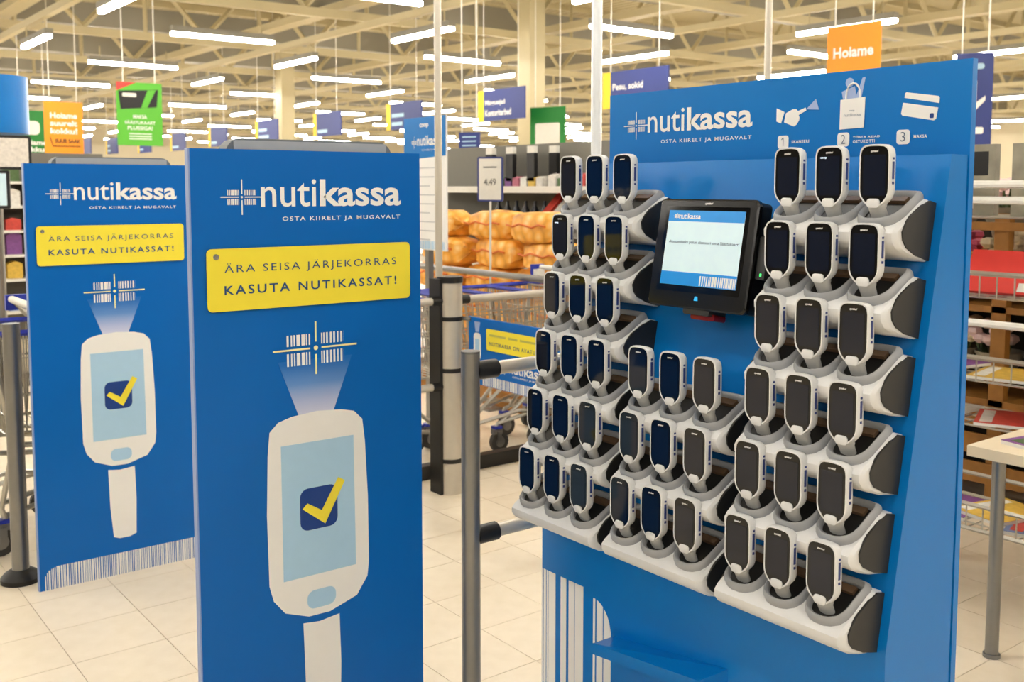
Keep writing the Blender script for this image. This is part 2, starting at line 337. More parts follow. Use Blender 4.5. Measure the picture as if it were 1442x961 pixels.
for a0, a1 in ((.003,.008),(.012,.022),(.025,.030),(.033,.063),(.085,.108),(.118,.142),(.144,.177),(.216,.224),(.230,.253),(.257,.284)):
    tp = .488 if a1 < .2 else .47
    f_ = lambda x: tp if x < .217 else .385+.086*math.sqrt(max(0,1-((x-.217)/.068)**2))
    n_ = 1 if a1 < .2 else 4
    shape([(a0,0)]+[(a1,0)]+[(a1-(a1-a0)*i/n_, f_(a1-(a1-a0)*i/n_)) for i in range(n_+1)], frb, .0012, WHITE, st, 'barcode_stripe')
# little shelf on the foot
q = [L(onx(864.0,896.7,BX)), L(onx(1025.2,943,BX)), L(ony(984,959.8,1.50)), L(ony(834.3,906.5,1.85))]
dn = V((0,0,-.028)); MB().loft([q, [p+dn for p in q]]).build('bag_shelf', STANDBLUE, st)
# ------------------------------------------------------------------ charging cradles
DZ, Y3, CP, SP, HX0, HZ0 = .153, 1.158, .3538, .1031, 1.784, 1.6254
CW = .158
def cradle(y, zb, label):
    t = thing('charging_cradle', label, 'cradle', (XP(zb), y, zb), 0, 'charging cradles on the kiosk')
    fr = lambda a, b, c: NP*a + SL*b + V((0,c,0))             # a out from the panel, b up it, c along it
    if 'cr' not in TXT:
        P = [(.001,.121),(.030,.122),(.045,.114),(.092,.074),(.122,.048),(.129,.037),(.126,.024),(.112,.012),(.085,.004),(.05,0),(.001,0)]
        def loop(c, s): return [fr(a*s if a > .01 else a, .055+(b-.055)*s, c) for a, b in P]
        b = MB().loft([loop(-CW,.93), loop(-CW+.006,1), loop(CW-.006,1), loop(CW,.93)])
        PC = [(.001,.119),(.024,.120),(.050,.106),(.084,.080),(.100,.060),(.106,.044),(.100,.028),(.084,.016),(.05,.006),(.001,.002)]
        cap = lambda s: MB().loft([[fr(a,b_,s*(CW-.002)) for a,b_ in PC],[fr(a,b_,s*(CW+.003)) for a,b_ in PC]]).mesh('end_cap', CAPD)
        d = V((.773,0,-.634))                    # (out, up) along the sloping top
        O = (.083,.0815)
        def ringpt(x, s, hgt): # x along Y, s down the slope, hgt above it
            return fr(O[0]+d.x*s-d.z*hgt, O[1]+d.z*s+d.x*hgt, x)
        out = [(-.043,-.072),(-.0475,-.060),(-.0475,.006),(-.045,.022),(-.038,.036),(-.024,.046),(-.010,.050),(.010,.050),(.024,.046),(.038,.036),(.045,.022),(.0475,.006),(.0475,-.060),(.043,-.072),(.02,-.074),(-.02,-.074)]
        def off(k, sh=0): return [(x*k, (s_+.003)*k-.003+sh) for x, s_ in out]
        lp = [[ringpt(x,s_,h_) for x,s_ in off(k)] for k,h_ in ((1.0,-.012),(1.02,.004),(.98,.013),(.90,.017),(.82,.014),(.77,.006),(.76,-.004))]
        ring = MB().loft(lp, False).mesh('cup_ring', RING, True)
        dark_well_plate = MB().loft([[ringpt(x,s_,h_) for x,s_ in off(.775)] for h_ in (-.006,.0035)]).mesh('dark_well_plate', MATTBLACK)  # black plate on the solid body, imitating the shaded hollow of the cup
        con = MB().loft([[ringpt(x,s_,h_) for x,s_ in ((-.026,-.054),(.026,-.054),(.026,-.036),(-.026,-.036))] for h_ in (.002,.011)]).mesh('contact_plate', mat('contact_brown','#6b5440',.2))
        TXT['cr'] = (b.mesh('body', SHELL, True), cap(1), cap(-1), ring, dark_well_plate, con)
    b, c1, c2, ring, dark_well_plate, con = TXT['cr']
    link('body', b, t); link('end_cap', c1, t); link('end_cap', c2, t)
    for k in (-1,0,1):
        for n_, me in (('cup_ring',ring),('dark_well_plate',dark_well_plate),('contact_plate',con)): link(n_, me, t, (0,k*SP,0))
    return t
# ------------------------------------------------------------------ handsets
def handset_meshes():
    O_ = [(-.0285,-.0048),(-.0322,-.0105),(-.0340,-.020),(-.0342,-.05),(-.0342,-.086),(-.0334,-.096),(-.0300,-.105),(-.0225,-.114),(-.014,-.1205),(-.006,-.124)]
    left = O_; right = [(-x,y) for x,y in O_[::-1]]; top = [(.022,-.0012),(.010,.0),(-.010,.0),(-.022,-.0012)]
    P = left + right + top                                    # u to the viewer's right is -Y; v up
    fr = frame((0,0,0), (0,-1,0), (0,0,1))
    ins = lambda k, kv: [(x*k, -.060+(y+.060)*kv) for x,y in P]
    lp = lambda k, kv, c: [fr(a,b,c) for a,b in ins(k,kv)]
    M_ = {}
    M_['shell'] = MB().loft([lp(.80,.88,-.026), lp(.95,.97,-.022), lp(1,1,-.015), lp(1,1,-.003), lp(.97,.985,0), lp(.90,.945,0), lp(.89,.94,-.002)]).mesh('shell', SHELL, True)
    M_['bezel'] = MB().loft([lp(.89,.94,-.003), lp(.89,.94,-.0008)]).mesh('bezel', BLACK)
    M_['screen'] = MB().prism(rrect(-.0245,-.1005,.0245,-.0205,.002,2), fr, -.001, -.0003).mesh('screen', SCREEN)
    M_['chin_tab'] = MB().loft([[fr(a,b,c) for a,b in pts] for pts, c in ((rrect(-.014,-.124,.014,-.106,.007,4),-.004),(rrect(-.014,-.124,.014,-.106,.007,4),.0015),(rrect(-.012,-.122,.012,-.108,.006,4),.0028))]).mesh('chin_tab', SHELL, True)
    hl = []
    for v_, c, rx, ry in ((-.098,-.014,.017,.010),(-.112,-.013,.0205,.0125),(-.120,-.013,.0205,.013),(-.123,-.0135,.0190,.0125),(-.148,-.027,.0172,.0125),(-.185,-.046,.0150,.011)):
        hl.append([fr(rx*math.cos(i*math.pi/10), v_+.25*ry*math.sin(i*math.pi/10), c+ry*math.sin(i*math.pi/10)) for i in range(20)])
    M_['handle'] = MB().loft(hl).mesh('handle', mat('handle_grey','#b4b6b6',.4), True)
    M_['side_buttons'] = MB().box((.008,-.0352,-.068),(.014,-.0335,-.034)).box((.0085,-.0356,-.030),(.0135,-.0335,-.026)).box((.0085,-.0356,-.078),(.0135,-.0335,-.073)).mesh('side_buttons', BTN)
    return M_
HM = handset_meshes()
_o = thing('tmp','x y z w','x'); _t = text('symbol', frame((0,0,0),(0,-1,0),(0,0,1)), -.0085, -.0165, .0085, -.0115, mat('print_light','#f4f4f4',.5), _o, c=.0002, bold=.03, shear=.3); HM['lettering'] = _t.data
_c = text('coop', frame((0,0,0),(0,-1,0),(0,0,1)), -.021, -.0265, -.006, -.0225, mat('coop_glow','#dfe8ff',.5,emit=1.0), _o, c=.0004, bold=.03); COOP = _c.data
for o_ in (_t,_c,_o): bpy.data.objects.remove(o_)
ORD = ['topmost','second','third','fourth','fifth','lowest']
COLN = ['right','middle','left']
SLOT = ['right-hand','middle','left-hand']
for c in range(3):
    rows = range(3,6) if c == 1 else range(6)
    for i in rows:
        rn = {3:'topmost',4:'middle',5:'lowest'}[i] if c == 1 else ORD[i]
        yc = Y3+SP+CP*c
        cradle(yc, 1.393-DZ*i, 'light grey three-slot charging cradle, %s in the %s column of the kiosk' % (rn, COLN[c]))
        for k in range(3):
            t = thing('scanner_handset', 'grey scanner handset in the %s slot of the %s cradle, %s column' % (SLOT[k], rn, COLN[c]), 'handset', (HX0-.0280*i, Y3+CP*c+SP*k, HZ0-DZ*i), 0, 'scanner handsets in the kiosk')
            for n_ in ('shell','bezel','screen','chin_tab','handle','side_buttons','lettering'): link(n_, HM[n_], t)
            if (c,i,k) in ((0,0,1),(2,1,2)): link('screen_lettering', COOP, t)
# ------------------------------------------------------------------ terminal screen
mo = thing('touch_terminal', 'black touch-screen terminal with a blue and white display, mounted between the handset columns', 'monitor', (XP(1.25), 1.60, 1.25))
fm = lambda a, b, c: SL*b + V((0,-1,0))*a + NP*c             # a to the viewer's right, b up the panel, c out of it
MB().prism(rrect(-.150,-.006,.140,.248,.012), fm, .050, .094).build('case', MATTBLACK, mo)
MB().loft([[fm(a,b,c) for a,b in rrect(-.155+k,-.008+k,.145-k,.250-k,.014)] for c,k in ((.090,.0),(.100,.0),(.103,.004))]).build('front_frame', mat('frame_black','#070707',.2), mo)
MB().prism(rrect(-.130,.030,.122,.232,.004,3), fm, .1025, .1040).build('glass', BLACK, mo)
SCW = mat('display_white','#c3dbe4',.3,emit=.30); SCB = mat('display_blue','#0f7fca',.3,emit=.35)
scr = MB().prism([(-.119,.045),(.112,.045),(.112,.222),(-.119,.222)], fm, .1040,.1046).build('display', SCW, mo)
MB().prism([(-.119,.196),(.112,.196),(.112,.222),(-.119,.222)], fm, .1046,.1050).build('display_header', SCB, scr)
MB().prism([(-.119,.045),(.112,.045),(.112,.076),(-.119,.076)], fm, .1046,.1050).build('display_footer', SCB, scr)
fs = lambda a,b,c=0: fm(a,b,.1050+c)
logo(fs, -.104, .202, -.018, .215, scr, c=.0004, hair=False)
aim(fs, -.092, .208, .012, .007, scr, .0004, False)
text('Alustamiseks palun skaneeri oma Säästukaart!', fs, -.108, .142, .106, .151, mat('display_text','#3d566f',.5), scr, c=.0002, bold=.008)
bars(fs, .004, .110, .047, .070, 5, WHITE, scr, c=.0004, unit=.0035)
MB().prism([(-.006,.012),(.006,.012),(.004,.022),(-.004,.022)], fm, .1036, .1042).build('power_mark', mat('led_blue','#27a4e6',.4,emit=.5), mo)
MB().prism(rrect(-.040,-.020,.040,.0,.006,3), fm, .040, .098).build('scanner_housing', CAPD, mo)
MB().prism(rrect(-.026,-.030,.046,-.014,.006,3), fm, .045, .085).build('scanner_window', mat('scanner_red','#7a1015',.1), mo)
MB().box((-.02,-.12,.04),(.06,.12,.20)).build('mount_block', MATTBLACK, mo)
cr_ = MB().prism(rrect(.148,.075,.172,.170,.003,2), fm, .045, .088).build('card_reader', mat('reader_grey','#2a2c2e',.4), mo)
MB().prism([(.160,.082),(.164,.082),(.164,.088),(.160,.088)], fm, .088,.0886).build('led', mat('led_green','#3cff6a',.4,emit=2), cr_)

text('symbol', fm, -.012, .2355, .012, .2425, mat('print_light','#f4f4f4',.5), mo, c=.1036, bold=.03, shear=.3)
# ================================================================== POSTS AND RAILS
def cyl(mb, p, r, h, n=20): return mb.tube([p, (p[0],p[1],p[2]+h)], r, n)
P_ = at(663,700,2.8); gx, gy = P_.x, P_.y
t = thing('guard_rail_post', 'grey steel post with black rail sockets, between the nearest sign and the kiosk', 'post', (gx,gy,0))
cyl(MB(), (0,0,0), .026, 1.095).build('post', STEEL, t, True)
cyl(MB(), (0,0,1.095), .0262, .006).build('cap', mat('cap_grey','#6f6f6f',.5), t, True)
cyl(MB(), (0,0,0), .055, .012).build('foot_plate', STEEL, t, True)
for z in (1.045,.585):
    s_ = MB().tube([(.015,0,z),(.085,0,z)], .026, 14).build('rail_socket', MATTBLACK, t, True)
    tag(MB().tube([(gx+.08,gy,z),(gx+1.6,gy,z)], .019, 14).build('guard_rail', ALU, None, True), 'round metal guard rail running behind the kiosk, %s of the two' % ('upper' if z > 1 else 'lower'), 'rail', 'guard rails behind the kiosk')
gp = onz(635,693,0); x_, y_ = gp.x, gp.y
t = thing('gate_column', 'wide aluminium gate column with black side and dark bands, topped by a thin pole', 'column', (x_,y_,0))
MB().prism([(.062*math.cos(a*math.pi/12), .062*math.sin(a*math.pi/12)) for a in range(24)], lambda a,b,c: V((a,b,c)), 0, 1.07).build('shaft', ALU, t, True)
MB().prism([(-.075,-.02),(-.02,-.02),(-.02,.075),(-.075,.075)], lambda a,b,c: V((a,b,c)), 0, 1.09).build('black_side', MATTBLACK, t)
MB().prism([(.066*math.cos(a*math.pi/12), .066*math.sin(a*math.pi/12)) for a in range(24)], lambda a,b,c: V((a,b,c)), 1.07, 1.10).build('cap', MATTBLACK, t, True)
for z in (.88,.62,.16): MB().prism([(.0635*math.cos(a*math.pi/12), .0635*math.sin(a*math.pi/12)) for a in range(24)], lambda a,b,c: V((a,b,c)), z, z+.022).build('band', MATTBLACK, t, True)
cyl(MB(), (-.045,.03,1.10), .018, 3.5, 12).build('pole', ALU, t, True)
for z in (.98,.55):
    for s in (-1,1):
        MB().tube([(s*.05,0,z),(s*.11,0,z)], .024, 12).build('rail_socket', MATTBLACK, t, True)
        if s > 0 or True: tag(MB().tube([(x_+s*.10,y_,z),(x_+s*(1.6 if s > 0 else 1.25),y_,z)], .019, 12).build('barrier_rail', ALU, None, True), '%s metal barrier rail on the %s of the aluminium gate column' % ('upper' if z > .9 else 'lower', 'right' if s > 0 else 'left'), 'rail')
# swing gate board
bw = thing('gate_board', 'blue printed board hanging from the gate column in front of the shopping trolleys', 'sign', (x_+.05,y_-.09,0))
fg = frame((0,0,0), (0,-1,0), (0,0,1))
MB().box((0,-.86,.575),(.012,0,.905)).build('board', BLUE, bw)
MB().bar((0,.05,.89),(0,-.02,.89),.008).build('hinge_arm', STEEL, bw)
MB().prism(rrect(.155,.755,.60,.86,.008), fg, .002,.004).build('slogan_plate', YELLOW, bw)
[shape([(a_,.826),(a_+w_,.826),(a_+w_,.836),(a_,.836)], fg, .005, mat('print_faded','#b9b45a',.5), bw, 'faded_text') for a_, w_ in ((.18,.13),(.33,.07),(.42,.14))]; text('NUTIKASSA ON AVATUD', fg, .18,.780,.56,.798, TEXTNAVY, bw, c=.005, bold=.01, space=1.2)
shape(rrect(.045,.70,.105,.83,.02), fg, .0012, WHITE, bw, 'drawn_scanner'); shape(rrect(.058,.735,.092,.80,.003,2), fg, .0018, PALE, bw, 'drawn_screen'); shape([(.062,.60),(.088,.60),(.09,.695),(.06,.695)], fg, .0012, WHITE, bw, 'drawn_handle')
shape([(.05,.885),(.10,.885),(.088,.835),(.062,.835)], fg, .0012, BEAM, bw, 'scan_beam')
logo(fg, .25,.665,.62,.715, bw); text('OSTA KIIRELT JA MUGAVALT', fg, .36,.645,.61,.656, WHITE, bw, bold=.01)
bars(fg, .12,.84,.577,.625, 9, WHITE, bw, unit=.006)
# free post beside the far sign
fp = onz(30,818,0)
t = thing('barrier_post', 'short grey post on a round black foot beside the far blue sign', 'post', (fp.x,fp.y,0))
cyl(MB(), (0,0,.03), .032, .99).build('tube', STEEL, t, True)
MB().loft([[V((r*math.cos(a*math.pi/12), r*math.sin(a*math.pi/12), z)) for a in range(24)] for r,z in ((.075,0),(.075,.018),(.06,.035),(.036,.05))]).build('foot', MATTBLACK, t, True)
# tall poles
for nm, px, py, D, r, mt, lab in (('white_pole',840,150,4.0,.021,WHITEPOLE,'bright white pole rising to the roof behind the left end of the kiosk'),('grey_pole',1082,60,5.5,.019,ALU,'thin grey pole rising behind the middle of the kiosk header')):
    p = at(px,py,D); t = thing('support_pole', lab, 'pole', (p.x,p.y,0)); cyl(MB(), (0,0,0), r, 4.6, 16).build('pole', mt, t, True); cyl(MB(), (0,0,0), r*2.4, .015, 16).build('foot_plate', mt, t, True)

# ================================================================== TROLLEYS
def make_cart():
    t = thing('shopping_trolley', 'x', 'trolley')
    b = MB(); r = .0028
    Z0, Z1_ = .50, .93
    def C(s, z):     # basket corner points: s along length 0 back..1 front
        k = (z-Z0)/(Z1_-Z0); x = -.38+.80*s + (.06*k if s > .5 else -.02*k); hw = (.20+.05*k)*(1-.14*s); return x, hw
    for k in range(6):
        z = Z0+(Z1_-Z0)*k/5; (x0,h0),(x1,h1) = C(0,z), C(1,z); rr = .005 if k in (0,5) else r
        for a_, b_ in (((x0,-h0,z),(x1,-h1,z)),((x0,h0,z),(x1,h1,z)),((x1,-h1,z),(x1,h1,z)),((x0,-h0,z),(x0,h0,z))): b.bar(a_, b_, rr)
    for i in range(21):
        s = i/20; (x0,h0),(x1,h1) = C(s,Z0), C(s,Z1_)
        x0 = -.38+.80*s; x1 = x0-.02+.08*s
        for sg in (-1,1): b.bar((x0,sg*.20*(1-.14*s),Z0),(x1,sg*.25*(1-.14*s),Z1_), r)
        b.bar((x0,-.20*(1-.14*s),Z0),(x0,.20*(1-.14*s),Z0), r)
    for i in range(11):
        k = -1+2*i/10; b.bar((.42,k*.172,Z0),(.48,k*.215,Z1_), r); b.bar((-.38,k*.2,Z0),(-.40,k*.25,Z1_), r)
    b.build('wire_basket', WIRE, t)
    f = MB()
    for sg in (-1,1):
        f.tube([(-.52,sg*.25,1.02),(-.44,sg*.25,.92),(-.36,sg*.22,.46),(-.42,sg*.24,.20),(-.40,sg*.24,.13)], .012, 8)
        f.tube([(-.40,sg*.24,.17),(.0,sg*.20,.24),(.40,sg*.15,.17),(.42,sg*.15,.13)], .012, 8); f.tube([(-.36,sg*.22,.46),(.1,sg*.19,.40),(.36,sg*.15,.18)], .012, 8)
    f.build('frame', WIRE, t, True)
    MB().tube([(-.53,-.26,1.03),(-.53,.26,1.03)], .017, 10).build('handle', PLASTIC, t, True)
    for sg in (-1,1):
        MB().cbox((-.51,sg*.262,1.015),(.09,.028,.07)).build('handle_cap', CARTBLUE, t)
        MB().cbox((-.45,sg*.17,1.0),(.06,.04,.05)).build('handle_bracket', PLASTIC, t)
    rim = MB()
    for sg in (-1,1): rim.bar((-.40,sg*.25,.935),(.46,sg*.217,.935),.010)
    rim.bar((.48,-.215,.935),(.48,.215,.935),.010); rim.build('basket_rim', CARTBLUE, t)
    wh = MB()
    for x,yy in ((-.40,-.24),(-.40,.24),(.42,-.15),(.42,.15)):
        w_ = MB().tube([(x-.03,yy-.015,.062),(x-.03,yy+.015,.062)], .06, 18).build('caster_wheel', RUBBER, t, True)
        MB().tube([(x-.03,yy-.018,.062),(x-.03,yy+.018,.062)], .032, 12).build('hub', STEEL, w_, True)
        MB().cbox((x-.015,yy,.125),(.06,.036,.03)).cbox((x-.02,yy-.02,.09),(.03,.006,.07)).cbox((x-.02,yy+.02,.09),(.03,.006,.07)).build('caster_fork', STEEL, t); MB().cbox((x-.015,yy,.148),(.05,.044,.016)).build('caster_band', CARTBLUE, t)
    return t
ct = make_cart(); first = True
for grp, xs in (('left', (1.0,1.28,1.56,1.84)), ('behind', (2.50,2.76)), ('right', (3.64,3.92,4.20))):
    for k, x in enumerate(xs):
        o = ct if first else copy_tree(ct); first = False
        o.location = (x,4.86,0); o.rotation_euler.z = math.pi if grp == 'right' else 0; o['group'] = 'nested shopping trolleys'
        o['label'] = 'wire shopping trolley with blue rim, %s of those nested %s' % (['first','second','third','fourth'][k], {'left':'at the left picture edge','behind':'just left of the gate column','right':'right of the gate column'}[grp])
tag(MB().box((2.3,4.47,0),(4.7,4.53,.075)).build('trolley_bumper', MATTBLACK), 'low black bumper bar on the floor below the trolleys', 'bumper')
cr2 = thing('corral_rail', 'long grey tube rail in front of the orange firewood bags', 'rail', (4.0,5.3,0))
MB().tube([(0,-1.9,.975),(0,2.0,.975)], .022, 12).build('tube', STEEL, cr2, True)
for yy in (-1.85,1.95): cyl(MB(), (0,yy,0), .022, .97, 12).build('post', STEEL, cr2, True)

# ================================================================== FIREWOOD, GONDOLA, POSTERS
BAG = bag_mat()
def bag_mesh(sd):
    r = random.Random(sd); b = MB(); n, mm = 16, 10; loops = []
    for j in range(mm+1):
        ph = -math.pi/2+math.pi*j/mm; L_ = []
        for i in range(n):
            th_ = 2*math.pi*i/n; e = .55
            sg = lambda v, p: math.copysign(abs(v)**p, v)
            q = V((.15*sg(math.cos(ph),e)*sg(math.cos(th_),e), .29*sg(math.sin(ph),.7), .115*sg(math.cos(ph),e)*sg(math.sin(th_),e)))
            L_.append(q*(1+r.uniform(-.07,.07)))
        loops.append(L_)
    b.loft(loops); return b.mesh('net', BAG, True)
bms = [bag_mesh(i) for i in range(4)]
seam = MB().tube([(-.155,-.24+.08*i,.02+.012*math.sin(i*2.1)) for i in range(7)], .007, 6).mesh('tie_cord', mat('cord_orange','#d86a12',.5))
bn = 0; WORDS = ['bottom','second','third','fourth','fifth','top']
for cc in range(3):
    for rr in range(6):
        t = thing('firewood_bag', 'orange net bag of firewood, %s layer of the stack, %s pile from the left' % (WORDS[rr], ['first','second','third','fourth'][cc]), 'firewood bag', (4.62+random.uniform(-.04,.04)+.03*(rr%2), 6.75-.62*cc+.12*(rr%2), .23+.205*rr), random.uniform(-.12,.12), 'firewood bags in the stack')
        link('net', bms[(cc+rr)%4], t); link('tie_cord', seam, t)
tag(MB().box((4.25,5.22,0),(5.0,7.2,.02)).box((4.25,5.22,.02),(4.35,7.2,.10)).box((4.9,5.22,.02),(5.0,7.2,.10)).box((4.25,5.22,.10),(5.0,7.2,.12)).build('pallet', WOOD), 'wooden pallet under the stacked firewood bags', 'pallet')
# grey gondola shelf unit
go = thing('gondola_shelf', 'grey metal shop shelf unit with goods behind the firewood bags', 'shelf', (5.75,6.2,0))
MB().box((.0,-.75,0),(.05,2.6,1.93)).build('back_panel', GONDOLA, go)
MB().box((-.5,-.80,0),(.05,-.75,1.93)).build('end_post', mat('gondola_dark','#5f5d56',.5), go) if False else MB().box((-.04,-.80,0),(.06,-.75,1.95)).build('end_post', mat('gondola_dark','#5f5d56',.5), go)
for z in (.25,.85,1.20,1.52):
    s_ = MB().box((-.42,-.74,z),(0,2.6,z+.03)).build('shelf', GONDOLA, go); MB().box((-.425,-.74,z-.02),(-.42,2.6,z+.035)).build('price_rail', PLASTIC, s_)
def packet(x, y, z, d, mt, lab, grp, cat='packet'):
    b = MB().box((-d[0]/2,-d[1]/2,0),(d[0]/2,d[1]/2,d[2]*.86)); b.loft([[V((sx*d[0]/2,sy*d[1]/2,d[2]*.86)) for sx,sy in ((-1,-1),(1,-1),(1,1),(-1,1))],[V((sx*d[0]*.1,sy*d[1]/2,d[2])) for sx,sy in ((-1,-1),(1,-1),(1,1),(-1,1))]])
    o = tag(b.build('packet', mt), lab, cat, grp); o.location = (x,y,z); return o
GX = 5.75
for i in range(9): packet(GX-.2, 5.6+.12*i, 1.55, (.16,.10,.05+.03*(i%3)), PAPERS[i%8], 'small colourful packet lying on the upper shelf of the grey shop shelf', 'packets on the upper shelf')
for i in range(8): packet(GX-.2, 6.75+.11*i, 1.55, (.12,.09,.09), PAPERS[(i*3)%8], 'small printed box standing under the black hanging goods', 'boxes on the upper shelf')
for i in range(8):
    o = MB().box((-.17,-.05,0),(.17,.05,.004)).box((-.165,-.045,.004),(.165,.045,.02)).build('magazine', PAPERS[(i*5+2)%8]); o.rotation_euler = (0,-.7,.1*(i%3)); o.location = (GX-.3,5.55+.14*i,1.38)
    tag(o, 'leaning magazine in the row above the firewood bags', 'magazine', 'magazines on the grey shelf')
BOT = mat('bottle_dark','#2c2f36',.2)
for i in range(6):
    t = thing('bottle', 'small dark bottle with white label on the lower shelf of the grey shop shelf', 'bottle', (GX-.2,6.75+.13*i,1.23), 0, 'bottles on the grey shelf')
    MB().loft([[V((r*math.cos(a*math.pi/6), r*math.sin(a*math.pi/6), z)) for a in range(12)] for r,z in ((.035,0),(.035,.12),(.014,.16),(.014,.20))]).build('glass', BOT, t, True)
    MB().loft([[V((.0365*math.cos(a*math.pi/6), .0365*math.sin(a*math.pi/6), z)) for a in range(12)] for z in (.03,.09)], False).build('label', PLASTIC, t)
for i in range(7):
    t = thing('hanging_pack', 'black hanging pack with white header card on the grey shop shelf', 'hanging pack', (GX-.12-.12*(i%2),6.72+.15*i,1.60), 0, 'black hanging packs')
    MB().box((-.02,-.05,0),(.02,.05,.24)).build('pack', MATTBLACK, t); MB().box((-.021,-.045,.24),(.021,.045,.30)).build('header_card', PLASTIC, t)
# price card on a stick
pp = at(690,252,7.0)
t = thing('price_card', 'dark blue framed price card reading 4.49 above the firewood', 'price card', (pp.x,pp.y,pp.z))
fp_ = frame((0,0,0), (.5,-.86,0), (0,0,1))
MB().prism(rrect(-.095,-.155,.095,.150,.012), fp_, -.012, 0).build('frame', DARKBLUE, t); MB().prism(rrect(-.083,-.143,.083,.138,.004), fp_, -.001, .001).build('card', PLASTIC, t)
text('4.49', fp_, -.045,-.045,.045,.002, mat('print_dark','#3a3a3a',.5), t, c=.003); shape([(-.05,.075),(.05,.075),(.05,.083),(-.05,.083)], fp_, .003, mat('print_dark','#3a3a3a',.5), t, 'small_print')
MB().bar(fp_(0,-.155,-.006), V((0,0,-pp.z)), .008).build('stick', PLASTIC, t); MB().box((-.06,-.06,-pp.z),(.06,.06,-pp.z+.015)).build('foot', STEEL, t)
# tall white and blue info poster
po = at(598,250,6.3)
t = thing('info_poster', 'white information poster with a blue head panel behind the gate column', 'poster', (po.x,po.y,0))
fq = frame((0,0,0), (0,-1,0), (0,0,1))
MB().box((0,-.235,1.16),(.012,.235,1.975)).build('sheet', WHITE, t); MB().box((.012,-.02,0),(.05,.02,1.9)).build('stand', STEEL, t); MB().box((-.15,-.2,0),(.2,.2,.02)).build('foot', STEEL, t)
fq2 = lambda a,b,c=0: fq(a,b,c)
shape([(-.235,1.73),(-.225,1.715),(.235,1.735),(.235,1.975),(-.235,1.975)], fq2, .0015, STANDBLUE, t, 'head_panel')
text('coop', fq2, -.05,1.905,.05,1.935, WHITE, t, c=.003, bold=.03); logo(fq2, -.16,1.80,.20,1.86, t, c=.003); text('OSTA KIIRELT JA MUGAVALT', fq2, -.03,1.765,.19,1.778, WHITE, t, c=.003)
for k in range(9): shape([(-.17,1.66-.055*k),(.16-.05*(k%3),1.66-.055*k),(.16-.05*(k%3),1.666-.055*k),(-.17,1.666-.055*k)], fq2, .0015, mat('print_mid','#b9bcc0',.5), t, 'text_line')
bars(fq2, -.22,.22,1.165,1.215, 12, PALE, t, unit=.008)

# ================================================================== HANGING SIGNS
def hang(t, xs, z0, along):
    for k in xs: MB().bar((k*along[0],k*along[1],z0),(k*along[0],k*along[1],4.75),.008).build('hanger_wire', PLASTIC, t)
AIS = [(705,147,1.35,('Mänguasjad','Kontoritarbed'),'hanging in front of the cream column'),(893,124,1.35,('Pesu, sokid',),'largest, just left of the kiosk header'),(568,163,1.35,(8,7),'above the white and blue poster'),(460,175,1.35,(8,),'above the right end of the nearest sign'),(375,184,1.35,(8,10),'above the middle of the nearest sign'),(306,193,1.35,(7,),'just above the left corner of the nearest sign'),(250,200,1.35,(9,),'small, between the two blue boards'),(203,204,1.35,(5,6),'small, under the green card poster'),(157,206,1.35,(5,6),'small, left of the green card poster'),(120,206,1.35,(5,),'smallest, right below the orange poster')]
for px, py, wd, words, lab in AIS:
    p = onz(px,py,3.0); t = thing('aisle_sign', 'dark blue aisle sign with yellow end, '+lab, 'sign', (p.x,p.y,3.0), 0, 'hanging aisle signs')
    fa = frame((0,wd/2,-.27), (0,-1,0), (0,0,1))
    MB().box((0,-wd/2,-.27),(.03,wd/2-.17,.27)).build('panel', DARKBLUE, t); MB().box((-.001,wd/2-.17,-.27),(.031,wd/2,.27)).build('yellow_end', mat('sign_yellow','#f0cf1c',.5), t)
    for k, s_ in enumerate(words):
        y0_ = .25-.17*k if (len(words) > 1 or s_ == 'Pesu, sokid') else .08
        if isinstance(s_, str): text(s_, fa, .22, y0_, .22+.058*len(s_), y0_+.11, WHITE, t, c=.004, bold=.02)
        else: shape([(.22,y0_),(.22+.06*s_,y0_),(.22+.06*s_,y0_+.075),(.22,y0_+.075)], fa, .004, PALE, t, 'text_line')
    hang(t, (-.5,.5), .27, (0,1))
def poster(name, lab, px, py, z, wd, ht, mt, along):
    p = onz(px,py,z); t = thing(name, lab, 'poster', (p.x,p.y,z)); u = V(along)
    f_ = frame((0,0,0), u, (0,0,1)); MB().prism([(-wd/2,-ht/2),(wd/2,-ht/2),(wd/2,ht/2),(-wd/2,ht/2)], f_, -.01, 0).build('sheet', mt, t)
    hang(t, (-wd*.35,wd*.35), ht/2, u); return t, f_
t, f_ = poster('hanging_poster', 'bright green hanging poster showing a black bank card', 197,161,2.72,.72,1.0, GREEN, (1,0,0))
cd_ = MB().prism([(-.30,.07),(.27,.12),(.30,.40),(-.33,.36)], f_, .002,.006).build('card_print', MATTBLACK, t); shape([(.02,.10),(.12,.11),(.26,.39),(.13,.385)], f_, .008, GREEN, cd_, 'card_stripe'); shape(rrect(-.27,.27,-.05,.33,.02), f_, .008, PLASTIC, cd_, 'card_mark')
shape([(-.36,.5),(-.05,.5),(-.36,.36)], f_, .004, RED, t, 'corner_flash')
for k, s_ in enumerate(('MAKSA','SÄÄSTUKAART','PLUSSIGA!')): text(s_, f_, -.022*len(s_), -.07-.09*k, .022*len(s_), -.01-.09*k, WHITE, t, c=.005, bold=.02)
for k in range(3): shape([(-.18,-.32-.04*k),(.18,-.32-.04*k),(.18,-.305-.04*k),(-.18,-.305-.04*k)], f_, .004, WHITE, t, 'text_line')
t, f_ = poster('hanging_poster', 'orange hanging poster with white text at the left of the picture', 90,180,2.72,.72,1.0, ORANGE, (1,0,0))
for k, s_ in enumerate(('Hoiame','suurelt','kokku!')): text(s_, f_, -.25, .18-.15*k, .25, .29-.15*k, WHITE, t, c=.005, bold=.03)
